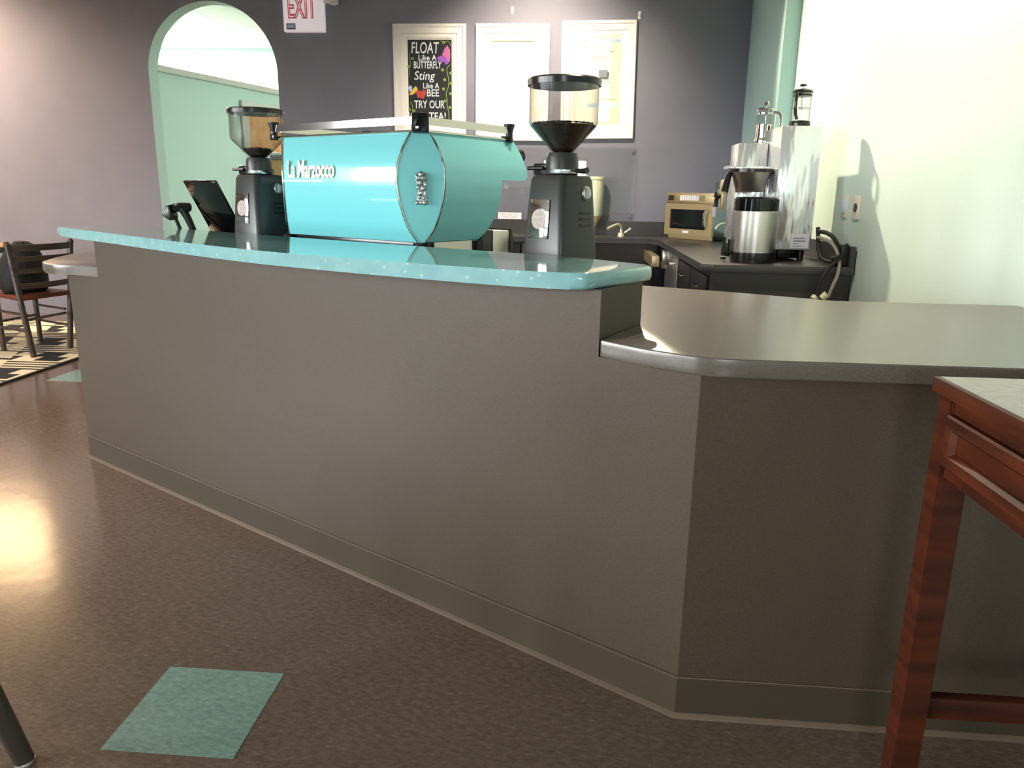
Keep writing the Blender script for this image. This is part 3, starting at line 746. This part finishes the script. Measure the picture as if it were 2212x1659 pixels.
# ================================================================== TILL: scanner and tablet
tb = thing('tablet_display', 'black glossy tablet screen leaning on a stand behind the bar', 'tablet', (-1.555,3.27,.885), ROT)
TM = Matrix.Translation(Vector((0.0,-.01,.13))) @ Matrix.Rotation(math.radians(28),4,'X')
MB().box(-.0,.235, -.006,.006, .0,.255, .005, M=TM).build('screen', 'black_gloss', tb)
MB().box(.05,.19, -.05,.12, .0,.012,.003).build('stand_base', 'black_plastic', tb)
MB().tube([(.12,.06,.01),(.12,.05,.09),(.12,-.02,.2)], .014, smooth=2).build('stand_arm', 'black_plastic', tb)
MB().box(-.004,.239, -.012,.008, -.004,.006,.002, M=TM).build('lower_edge', 'steel', tb)
sc = thing('barcode_scanner', 'black handheld barcode scanner resting in a stand behind the bar', 'barcode scanner', (-1.70,3.30,.885), 0)
MB().prism([(-.095,.205),(-.072,.248),(-.055,.252),(-.048,.196),(-.062,.185)], -.03,.03, axis='y', bev=.006).build('scan_head', 'black_plastic', sc)
MB().tube([(-.065,0,.232),(-.03,0,.243),(.022,0,.242)], .019, smooth=1).build('scanner_body', 'black_gloss', sc)
MB().tube([(-.012,0,.235),(.012,0,.19),(.038,0,.12)], [.019,.013], smooth=1).build('grip', 'black_plastic', sc)
MB().tube([(-.05,0,.20),(-.035,0,.16),(-.012,0,.09),(.0,0,.01)], .008, smooth=1).cyl((0,0,0),(0,0,.012), .05,.045).build('stand_neck', 'black_plastic', sc)

# ================================================================== WALL : frames, sign, acrylic sheet
def pu(x, y): return -1.585+(x-849-(y-52)*.03)*.004
def pz(y): return 2.593-(y-52)*.00378
def frame(u0, u1, z0_, z1_, label, tilt=0, bord=.128):
    cu, cz = (u0+u1)/2, (z0_+z1_)/2
    t = thing('picture_frame', label, 'picture frame', (cu,VB-.001,cz), 0, 'white distressed frames on the slate wall'); t.rotation_euler = (0,tilt,0)
    w, h = (u1-u0)/2, (z1_-z0_)/2
    R = []
    for d, y in ((0,0),(0,-.024),(.006,-.03),(.024,-.03),(.03,-.022),(.075,-.028),(.082,-.020),(bord-.02,-.020),(bord,-.008),(bord,0)):
        R.append([(-w+d,y,-h+d),(w-d,y,-h+d),(w-d,y,h-d),(-w+d,y,h-d)])
    MB().rings(R, cap=False).build('frame_moulding', 'white_frame', t, smooth=20)
    return t, cu, cz, w-bord, h-bord
f1, c1, cz1, w1, h1 = frame(-1.585,-.952,1.655,2.593, 'white distressed frame holding a chalkboard lettered with coloured chalk, leftmost of three')
bd = MB().box(-w1-.002,w1+.002, -.010,-.002, -h1-.002,h1+.002).build('chalkboard_panel', 'chalkboard', f1)
def cm(x, y): return Matrix.Translation(Vector((pu(x,y)-c1, -.0108, pz(y)-cz1))) @ WALLM
def chalk(s, x0, x1, y0, y1, m='chalk_white', shear=0, rot=0, bold=.003):
    if rot == 0 and m == 'chalk_white':
        text(s, (x1-x0)*.004, (y1-y0)*.00378, cm((x0+x1)/2+.5,(y0+y1)/2+.5), 'chalk_blue', bd, 'chalk_shadow', ext=.0002, shear=shear, bold=bold)
    text(s, (x1-x0)*.004, (y1-y0)*.00378, cm((x0+x1)/2,(y0+y1)/2) @ Matrix.Rotation(rot,4,'Z') @ T(0,0,.0006), m, bd, 'chalk_lettering', ext=.0003, shear=shear, bold=bold)
chalk('FLOAT', 890,950, 90,114, shear=.1)
chalk('Like A', 906,945, 117,129)
chalk('BUTTERFLY', 896,956, 131,146)
chalk('Sting', 897,943, 152,176, shear=.2, bold=0)
chalk('Like A', 917,952, 177,189)
chalk('BEE', 926,952, 191,206)
chalk('TRY OUR', 898,965, 215,232)
chalk('ICED TEA!', 886,968, 241,258)
def blob(pts, m, name, zz=.0014):
    MB().prism([(px_, py_) for px_, py_ in [(pu(x,y)-c1, pz(y)-cz1) for x, y in pts]], -.0104-zz,-.0102, axis='y').build(name, m, bd)
blob([(957,118),(962,104),(968,97),(974,106),(975,120),(966,124)], 'chalk_pink', 'butterfly_wing')
blob([(946,122),(956,119),(966,124),(972,135),(966,138),(962,131),(956,135),(950,130)], 'chalk_purple', 'butterfly_wing')
blob([(966,124),(975,120),(974,131),(970,133)], 'chalk_pink', 'butterfly_wing')
blob([(886,204),(891,195),(900,184),(905,188),(904,194),(896,202)], 'chalk_yellow', 'bee_body')
blob([(884,188),(888,182),(893,186),(892,196),(888,196)], 'paper_blue', 'bee_wing', .0012)
blob([(901,197),(907,192),(912,196),(919,191),(925,197),(921,207),(918,212),(912,209),(906,210)], 'chalk_red', 'chalk_flower')
vn = MB(); vn.tube([(pu(x,y)-c1,-.0106,pz(y)-cz1) for x, y in [(975,138),(967,146),(970,160),(974,172),(972,188),(967,200),(971,214),(970,226),(975,240),(976,262)]], .004, 6, smooth=2)
vn.tube([(pu(x,y)-c1,-.0106,pz(y)-cz1) for x, y in [(885,112),(887,125),(889,138),(886,150),(886,163)]], .003, 6, smooth=2)
vn.tube([(pu(x,y)-c1,-.0106,pz(y)-cz1) for x, y in [(890,218),(895,228),(894,240),(891,252)]], .003, 6, smooth=2)
vn.tube([(pu(x,y)-c1,-.0106,pz(y)-cz1) for x, y in [(953,88),(962,90),(972,88),(975,98)]], .003, 6, smooth=2)
for (x, y) in ((959,149),(977,156),(964,170),(978,178),(962,190),(977,200),(966,216),(977,230),(893,125),(884,142),(898,238),(888,235),(960,91)):
    vn.lathe([(.008,0),(.013,.0005),(.008,.001)], seg=12, M=Matrix.Translation(Vector((pu(x,y)-c1,-.0112,pz(y)-cz1))) @ WALLM)
vn.build('chalk_vine', 'chalk_green', bd)
f2, c2, cz2, w2, h2 = frame(-.868,-.235,1.645,2.593, 'white distressed frame with a washed-out blank menu, middle of three', bord=.115)
p_ = MB().box(-w2-.002,w2+.002, -.008,-.002, -h2-.002,h2+.002).build('menu_sheet', 'paper', f2)
MB().box(-w2+.02,w2-.02, -.014,-.008, h2-.022,h2-.012).build('sheet_holder', 'print_tan', f2)
f3, c3, cz3, w3, h3 = frame(-.132,.496,1.668,2.617, 'white distressed frame with a tea price list on pale paper, rightmost of three', tilt=math.radians(-.9), bord=.122)
p_ = MB().box(-w3-.002,w3+.002, -.008,-.002, -h3-.002,h3+.002).build('menu_sheet', 'paper_yellow', f3)
MB().box(-w3+.012,w3-.09, -.009,-.0078, -h3+.02,h3-.02).build('white_column', 'paper', p_)
MB().box(-w3+.004,w3-.004, -.010,-.0078, h3-.052,h3-.02).build('header_band', 'paper_blue', p_)
MB().box(-w3+.10,w3-.03, -.010,-.0078, -h3+.14,-h3+.172).build('section_band', 'paper_blue', p_)
PM = Matrix.Translation(Vector((0,-.0105,0))) @ WALLM
text('TEAS', .08,.018, PM @ T(-w3+.06,h3-.036), 'print_grey', p_)
text('3.00', .06,.018, PM @ T(w3-.045,h3-.036), 'print_grey', p_)
for s_, x, y, w in (('English Morning',-.06,.085,.20),('with A Indian leaf',.04,.12,.18),('London Blend No.18',.02,.155,.22),('Earl',.03,.18,.09),('Green',.05,.24,.09),('White',.04,.30,.12),('Oolong',.06,.36,.07),('Herbal Infusion',.08,.50,.16)):
    text(s_, w,.012, PM @ T(x,h3-y), 'print_tan', p_)
MB().box(.005,.08, -.030,-.026, .028,.085).build('price_tag', 'print_grey', f3)

# hooks on the wall
for (u, z, lb_) in ((-.56,2.70,'small white adhesive hook above the middle frame'),(.507,2.66,'small white adhesive hook at the top corner of the rightmost frame')):
    t = thing('wall_hook', lb_, 'hook', (u,VB,z), 0, 'white hooks on the slate wall')
    MB().box(-.012,.012, -.006,0, -.03,.03,.003).build('base_plate', 'exit_white', t)
    MB().tube([(0,-.004,.0),(0,-.02,-.012),(0,-.022,.006)], .004, smooth=1).build('hook_arm', 'exit_white', t)
# exit sign
ex = thing('exit_sign', 'white exit sign with red letters beside the arch', 'exit sign', (-2.35,VB,2.665))
MB().box(-.18,.18, -.05,0, -.142,.145,.008).build('housing', 'exit_case', ex)
XM = Matrix.Translation(Vector((-.01,-.0515,.055))) @ WALLM
text('EXIT', .25,.185, XM, 'exit_red', ex, 'letters', ext=.001, bold=.03)
text('EXIT', .235,.165, XM @ T(0,0,.0012), 'exit_pale', ex, 'letter_faces', ext=.0006, bold=-.022)
lb_ = MB().box(-.155,-.075, -.0525,-.049, -.125,-.075,.001).build('sticker', 'print_grey', ex)
MB().box(-.148,-.082, -.0535,-.052, -.112,-.085).build('sticker_face', 'paper_blue', lb_)
MB().box(.18,.24, -.06,-.01, .085,.12,.004).cyl((.26,-.03,.145),(.26,-.05,.09), .045,.05).build('emergency_lamp', 'exit_white', ex)
# acrylic splash sheet
ac = thing('acrylic_splash_sheet', 'clear plastic sheet screwed to the slate wall below the picture frames', 'splash guard', (0,VB,0))
MB().box(-.72,.545, -.012,-.006, .982,1.60).build('sheet', 'acrylic', ac)
for x in (-.66,-.04,.51):
    for z in (1.02,1.57): MB().cyl((x,-.005,z),(x,-.016,z), .009, seg=12).build('screw', 'chrome', ac)
hs = thing('wash_hands_sign', 'small white sign about washing hands on the slate wall', 'sign', (-.557,VB-.014,1.006))
MB().box(-.105,.105, -.003,0, -.028,.028).build('board', 'exit_white', hs)
text('EMPLOYEES  MUST', .17,.015, Matrix.Translation(Vector((0,-.0034,.010))) @ WALLM, 'print_red', hs)
text('WASH  HANDS', .13,.015, Matrix.Translation(Vector((0,-.0034,-.012))) @ WALLM, 'print_red', hs)
cpd = thing('cup_dispenser', 'pale cream cylindrical dispenser with cone bottom behind the right grinder', 'dispenser', (.195,VB-.085,1.0))
MB().lathe([(.066,.02),(.070,.03),(.078,.33),(.078,.335)], seg=28).build('cylinder', 'cream_plastic', cpd)
MB().lathe([(.080,.328),(.083,.33),(.083,.352),(0,.352)], seg=28).build('cap', 'cream_plastic', cpd)
MB().lathe([(.068,.025),(.012,-.085),(0,-.09)], seg=28).build('cone', 'print_tan', cpd)
MB().box(-.03,.03, .055,.071, -.02,.3).build('wall_mount', 'black_plastic', cpd)
# framed picture and cabinet in the room beyond
def onp(v): return -4.30+(v-8.0)*(.83/3.2) if False else -4.30+(v-8.0)*(.85/3.2)
tA = math.atan2(3.2,.85)
pf = thing('framed_picture', 'pale framed warm toned picture on the mint partition beyond the arch', 'picture', (onp(10.02)+.012,10.02,1.93), tA)
MB().box(-.82,.82, -.03,0, -.29,.29,.004).build('frame_moulding', 'trim_grey', pf)
MB().box(-.70,.70, -.033,-.029, -.27,.19).build('picture_print', 'art_orange', pf)
cb = thing('storage_box', 'tan box with dark band in the room beyond, right of the left grinder', 'box', (-3.32,9.4,0))
MB().box(-.3,.5, -.2,.3, 0,1.545,.01).build('box_body', 'table_tan', cb)
MB().box(-.31,.51, -.21,.31, 1.545,1.60,.01).build('box_lid', 'wall_slate', cb)

# ================================================================== RIGHT TABLE
tt = thing('console_table', 'cherry stained wooden table with grey inset top and drawer, foreground right', 'table', (.67,1.395,0))
Lx, Ly = .72, -1.1
MB().box(-.003,Lx, Ly,.003, .872,.900,.003).build('tabletop', 'cherry_long', tt)
MB().box(.006,Lx-.008, Ly+.008,-.006, .8985,.9012).build('top_inlay', 'stone_grey', tt)
for x, y in ((.006,-.008),(Lx-.056,-.008),(.006,Ly+.06),(Lx-.056,Ly+.06)):
    m = MB(); R = []
    for z, k in ((0,0),(.3,0),(.872,0)): R.append([(x,y,z),(x+.05,y,z),(x+.05,y-.05,z),(x,y-.05,z)])
    m.rings(R); bmesh.ops.bevel(m.bm, geom=[e for e in m.bm.edges if abs((e.verts[0].co-e.verts[1].co).normalized().z) > .9], offset=.004, segments=2, affect='EDGES')
    m.build('leg', 'cherry', tt)
MB().box(.012,.03, Ly+.06,-.058, .728,.872).build('side_apron', 'cherry_long', tt)
MB().box(.05,Lx-.056, -.03,-.014, .728,.872).build('back_apron', 'cherry', tt)
MB().box(Lx-.03,Lx-.012, Ly+.06,-.058, .728,.872).build('side_apron', 'cherry_long', tt)
d = MB(); y0, y1, za, zb = Ly+.1, -.062, .752, .846
# drawer front with sunken panel, faces -x
R = []
for dd_, x in ((0,.012),(0,.001),(.004,-.002),(.022,-.002),(.030,.008),(.030,.009)):
    R.append([(x,y0+dd_,za+dd_),(x,y1-dd_,za+dd_),(x,y1-dd_,zb-dd_),(x,y0+dd_,zb-dd_)])
d.rings(R, cap=True); d.build('drawer_front', 'cherry_long', tt, smooth=20)
MB().box(.05,Lx-.05, -.045,-.02, .215,.262,.003).build('stretcher', 'cherry', tt)
MB().box(.05,Lx-.05, Ly+.02,Ly+.045, .215,.262,.003).build('stretcher', 'cherry', tt)

# ================================================================== LEFT : rug, chair, table, bag
o = MB().box(-6.3,-3.5, 3.55,6.48, .001,.012).build('rug', 'rug_weave'); tag(o, 'black and ivory geometric flatweave rug on the brown floor', 'rug')
def ladder_chair(label):
    A = Vector((-3.82,5.04,0)); Bq = Vector((-3.775,5.38,0)); sd = Vector((-.9,.44,0)).normalized()*.40
    Z = .012
    t = thing('ladderback_chair', label, 'chair', (-3.98,5.30,Z))
    O = Vector((-3.98,5.30,Z))
    A = A-O; Bq = Bq-O; A.z = Bq.z = 0
    A2 = Vector((-3.86,4.985,.80))-O; B2 = Vector((-3.70,5.43,.80))-O
    A2.z = B2.z = .80
    def L3(p, q, k): return p+(q-p)*k
    for p, q in ((A,A2),(Bq,B2)):
        MB().tube([p, L3(p,q,.5), q], [.021,.019], 12).ball(q, .021).build('back_post', 'chair_dark', t)
    F1 = A+sd; F2 = Bq+sd
    for p in (F1,F2):
        MB().tube([p, p+Vector((0,0,.41))], [.017,.02], 12).build('front_leg', 'chair_dark', t)
    seatz = .42
    sA, sB = L3(A,A2,seatz/.8), L3(Bq,B2,seatz/.8); sA.z = sB.z = seatz
    s1 = F1+Vector((0,0,seatz)); s2 = F2+Vector((0,0,seatz))
    m = MB(); pts = [sA,sB,s2,s1]; ce = sum(pts, Vector())/4
    m.rings([[ce+(p-ce)*1.02+Vector((0,0,-.014)) for p in pts],[ce+(p-ce)*1.08 for p in pts],[ce+(p-ce)*1.02+Vector((0,0,.018)) for p in pts]])
    m.build('seat', 'seat_rust', t)
    for k, h in ((.965,.045),(.87,.035),(.765,.035),(.635,.04)):
        a = L3(A,A2,k); b = L3(Bq,B2,k); out = -sd.normalized()
        R = []
        for i in range(9):
            f = i/8; c = a+(b-a)*f + (-out)*(-.0) + out*(.045*math.sin(PI*f))
            R.append([c+Vector((0,0,-h/2))-out*.006, c+Vector((0,0,-h/2))+out*.006, c+Vector((0,0,h/2))+out*.006, c+Vector((0,0,h/2))-out*.006])
        MB().rings(R).build('back_slat', 'chair_dark', t)
    for z in (.18,.30):
        for a, b in ((A,F1),(Bq,F2)):
            MB().tube([L3(a,a+Vector((0,0,1)),z), b+Vector((0,0,z))], .010, 8).build('stretcher', 'chair_dark', t)
    MB().tube([A+Vector((0,0,.27)), Bq+Vector((0,0,.27))], .010, 8).build('stretcher', 'chair_dark', t)
    MB().tube([F1+Vector((0,0,.22)), F2+Vector((0,0,.22))], .010, 8).build('stretcher', 'chair_dark', t)
    return t, O
ch, O = ladder_chair('dark wooden ladder back chair with rust seat on the patterned rug')
bg = MB()
R = []
bc = Vector((-4.0,5.29,.452))
for z, a, b_, s_ in ((0,.15,.10,0),(.03,.18,.125,0),(.13,.18,.12,.0),(.24,.155,.10,.01),(.32,.11,.07,.02),(.355,.05,.03,.02)):
    R.append([bc+Vector(((a*math.cos(k*PI/10)*.8)*1.0+s_, a*math.sin(k*PI/10)*1.0, z+.008*math.sin(3*k))) for k in range(20)])
bg.rings(R); o = bg.build('black_bag', 'bag_black', smooth=60); tag(o, 'soft black bag sitting on the ladder back chair seat', 'bag')
# cafe table at the far left
ct = thing('cafe_table', 'tan topped cafe table cut off by the left frame edge', 'table', (-4.75,5.55,.012))
MB().lathe([(0,.70),(.38,.70),(.40,.71),(.40,.735),(.39,.74),(0,.74)], seg=40).build('tabletop', 'table_tan', ct)
MB().lathe([(.395,.69),(.404,.69),(.404,.73),(.395,.73)], seg=40).build('edge_band', 'rubber', ct)
MB().lathe([(.22,0),(.22,.012),(.05,.03),(.03,.06),(.03,.70)], seg=28).build('pedestal', 'rubber', ct)
# cane leaning (thin brown stick) on the table edge
o = MB().tube([(-4.05,5.10,.83),(-4.28,5.16,1.0)], .009).build('wooden_rod', 'seat_rust'); 
bpy.data.objects.remove(o)
# second chair behind the first
# ================================================================== metal chair at lower left
mc = thing('metal_chair', 'grey metal chair of which one splayed leg shows at the lower left corner', 'chair', (-1.40,1.10,0))
for x, y, dx, dy in ((.262,.20,-.09,-.045),(-.22,.20,.05,-.05),(.2,-.22,-.05,.05),(-.2,-.22,.05,.05)):
    lg = MB().tube([(x,y,.006),(x+dx,y+dy,.45)], [.020,.026], 16).build('leg', 'leg_metal', mc)
    MB().lathe([(.0,0),(.021,0),(.022,.006),(.020,.012)], (x,y,0), 16).build('glide', 'steel', lg)
MB().box(-.2,.2, -.2,.2, .45,.475,.01).build('seat', 'leg_metal', mc)
for x in (-.17,.17): MB().tube([(x,-.19,.47),(x,-.26,.88)], .014, 10).build('back_post', 'leg_metal', mc)
MB().box(-.18,.18, -.275,-.255, .72,.88,.006).build('backrest', 'leg_metal', mc)

# ================================================================== LAMPS
def can(x, y, z, aim, power, size=1.1, blend=.6, col=(1,.86,.68), name='ceiling_spotlight', label='', r=.05, sc=.04):
    t = thing(name, label, 'ceiling light', (x,y,z), 0, 'ceiling spotlights')
    MB().lathe([(.055,0),(.075,0),(.075,-.004),(.055,-.006)], seg=28).build('trim_ring', 'lamp_trim', t)
    MB().lathe([(0,-.001),(.055,-.001),(.055,-.003),(0,-.003)], seg=28).build('lens', 'lamp_glow', t)
    l = bpy.data.lights.new('spot', 'SPOT'); l.energy = power; l.spot_size = size; l.spot_blend = blend; l.color = col; l.shadow_soft_size = sc
    o = bpy.data.objects.new('spot_light', l); COL.objects.link(o); o.location = (x,y,z-.02)
    d = Vector(aim)-Vector((x,y,z)); o.rotation_euler = d.to_track_quat('-Z','Y').to_euler()
    return t
can(-.35,5.75,HC, (-.30,VB,1.8), 210, 1.7, 1, label='ceiling spotlight washing the three framed boards', sc=.03)
can(.30,6.0,HC, (1.47,4.1,1.6), 470, 1.45, .8, label='ceiling spotlight aimed at the mint wall above the brewer', sc=.03, col=(1,.86,.60))
can(-6.2,5.9,HC, (-5.6,6.95,.9), 520, 2.2, 1, label='warm ceiling spotlight over the slate wall left of the arch', col=(1,.76,.55))
can(-3.2,3.2,HC, (-3.3,3.6,0), 160, 2.2, .9, label='warm ceiling spotlight over the rug side of the room', col=(1,.8,.6))
can(.3,3.2,HC, (.5,3.2,0), 110, 2.2, .9, label='warm ceiling spotlight above the low counter', col=(1,.85,.68))
for k, (x, y) in enumerate(((-6.0,8.6),(-5.4,10.3),(.4,9.4))):
    t = thing('fluorescent_panel', ['fluorescent ceiling panel over the left side of the room beyond the arch','fluorescent ceiling panel near the far wall of the room beyond','fluorescent ceiling panel right of the partition beyond the arch'][k], 'ceiling light', (x,y,3.12), 0, 'fluorescent panels beyond the arch')
    MB().box(-.3,.3, -.6,.6, -.012,-.001).build('diffuser', 'panel_glow', t)
    fm = MB()
    for q in ((-.33,-.3,-.63,.63),(.3,.33,-.63,.63),(-.3,.3,-.63,-.6),(-.3,.3,.6,.63)): fm.box(q[0],q[1],q[2],q[3], -.016,-.001)
    fm.build('panel_frame', 'lamp_trim', t)
    l = bpy.data.lights.new('panel', 'AREA'); l.shape = 'RECTANGLE'; l.size = .6; l.size_y = 1.2; l.energy = (150,150,120)[k]; l.color = (1,.99,.96)
    o = bpy.data.objects.new('panel_light', l); COL.objects.link(o); o.location = (x,y,3.1)
# daylight: world + window portals
W = bpy.data.worlds.new('w'); S.world = W; W.use_nodes = True
N = W.node_tree.nodes; L = W.node_tree.links
bgd = N['Background']
tc = N.new('ShaderNodeTexCoord'); sp = N.new('ShaderNodeSeparateXYZ'); L.new(tc.outputs['Generated'], sp.inputs[0])
r = N.new('ShaderNodeValToRGB'); e = r.color_ramp.elements
e[0].position = 0; e[0].color = (.16,.16,.15,1); e[1].position = .35; e[1].color = (.80,.88,1,1)
q = r.color_ramp.elements.new(.02); q.color = (1,.98,.95,1)
L.new(sp.outputs[2], r.inputs['Fac']); L.new(r.outputs['Color'], bgd.inputs['Color']); bgd.inputs['Strength'].default_value = 36.0
for i, (a, b) in enumerate(wins):
    z_a, z_b = (WZ0,WZ1) if i == 0 else (1.2,2.0)
    l = bpy.data.lights.new('portal', 'AREA'); l.shape = 'RECTANGLE'; l.size = b-a; l.size_y = z_b-z_a
    l.cycles.is_portal = True
    o = bpy.data.objects.new('window_portal', l); COL.objects.link(o); o.location = ((a+b)/2,WV-.21,(z_a+z_b)/2)
    o.rotation_euler = (PI/2,0,0)
for a, b in lwins:
    l = bpy.data.lights.new('portal', 'AREA'); l.shape = 'RECTANGLE'; l.size = 2.2; l.size_y = b-a
    l.cycles.is_portal = True
    o = bpy.data.objects.new('window_portal', l); COL.objects.link(o); o.location = (-8.21,(a+b)/2,1.65)
    o.rotation_euler = (0,-PI/2,0)

# ================================================================== CAMERA
f_, pitch, roll, h = 1635.5, .24848, .0153, 1.2137
ya = math.radians(-4.235)
U = Vector((math.cos(ya), math.sin(ya), 0)); Vv = Vector((-math.sin(ya), math.cos(ya), 0))
def tob(w): return Vector((w.dot(U), w.dot(Vv), w.z))
fw = Vector((0,math.cos(pitch),-math.sin(pitch))); up = Vector((0,math.sin(pitch),math.cos(pitch))); rt = Vector((1,0,0))
r2 = rt*math.cos(roll)+up*math.sin(roll); u2 = -rt*math.sin(roll)+up*math.cos(roll)
X, Y, Zc = tob(r2), tob(u2), tob(-fw)
cam = bpy.data.cameras.new('camera'); co = bpy.data.objects.new('camera', cam); COL.objects.link(co)
cam.sensor_fit = 'HORIZONTAL'; cam.sensor_width = 36; cam.lens = f_/2212*36; cam.clip_start = .02
co.matrix_world = Matrix(((X.x,Y.x,Zc.x,0),(X.y,Y.y,Zc.y,0),(X.z,Y.z,Zc.z,h),(0,0,0,1)))
S.camera = co
vs_ = S.view_settings; vs_.view_transform = 'Standard'; vs_.look = 'None'; vs_.gamma = 1; vs_.exposure = .82
vs_.use_curve_mapping = False
S.cycles.use_denoising = True; S.cycles.max_bounces = 8; S.cycles.transparent_max_bounces = 12; S.cycles.sample_clamp_indirect = 6
S.cycles.caustics_reflective = False; S.cycles.caustics_refractive = False
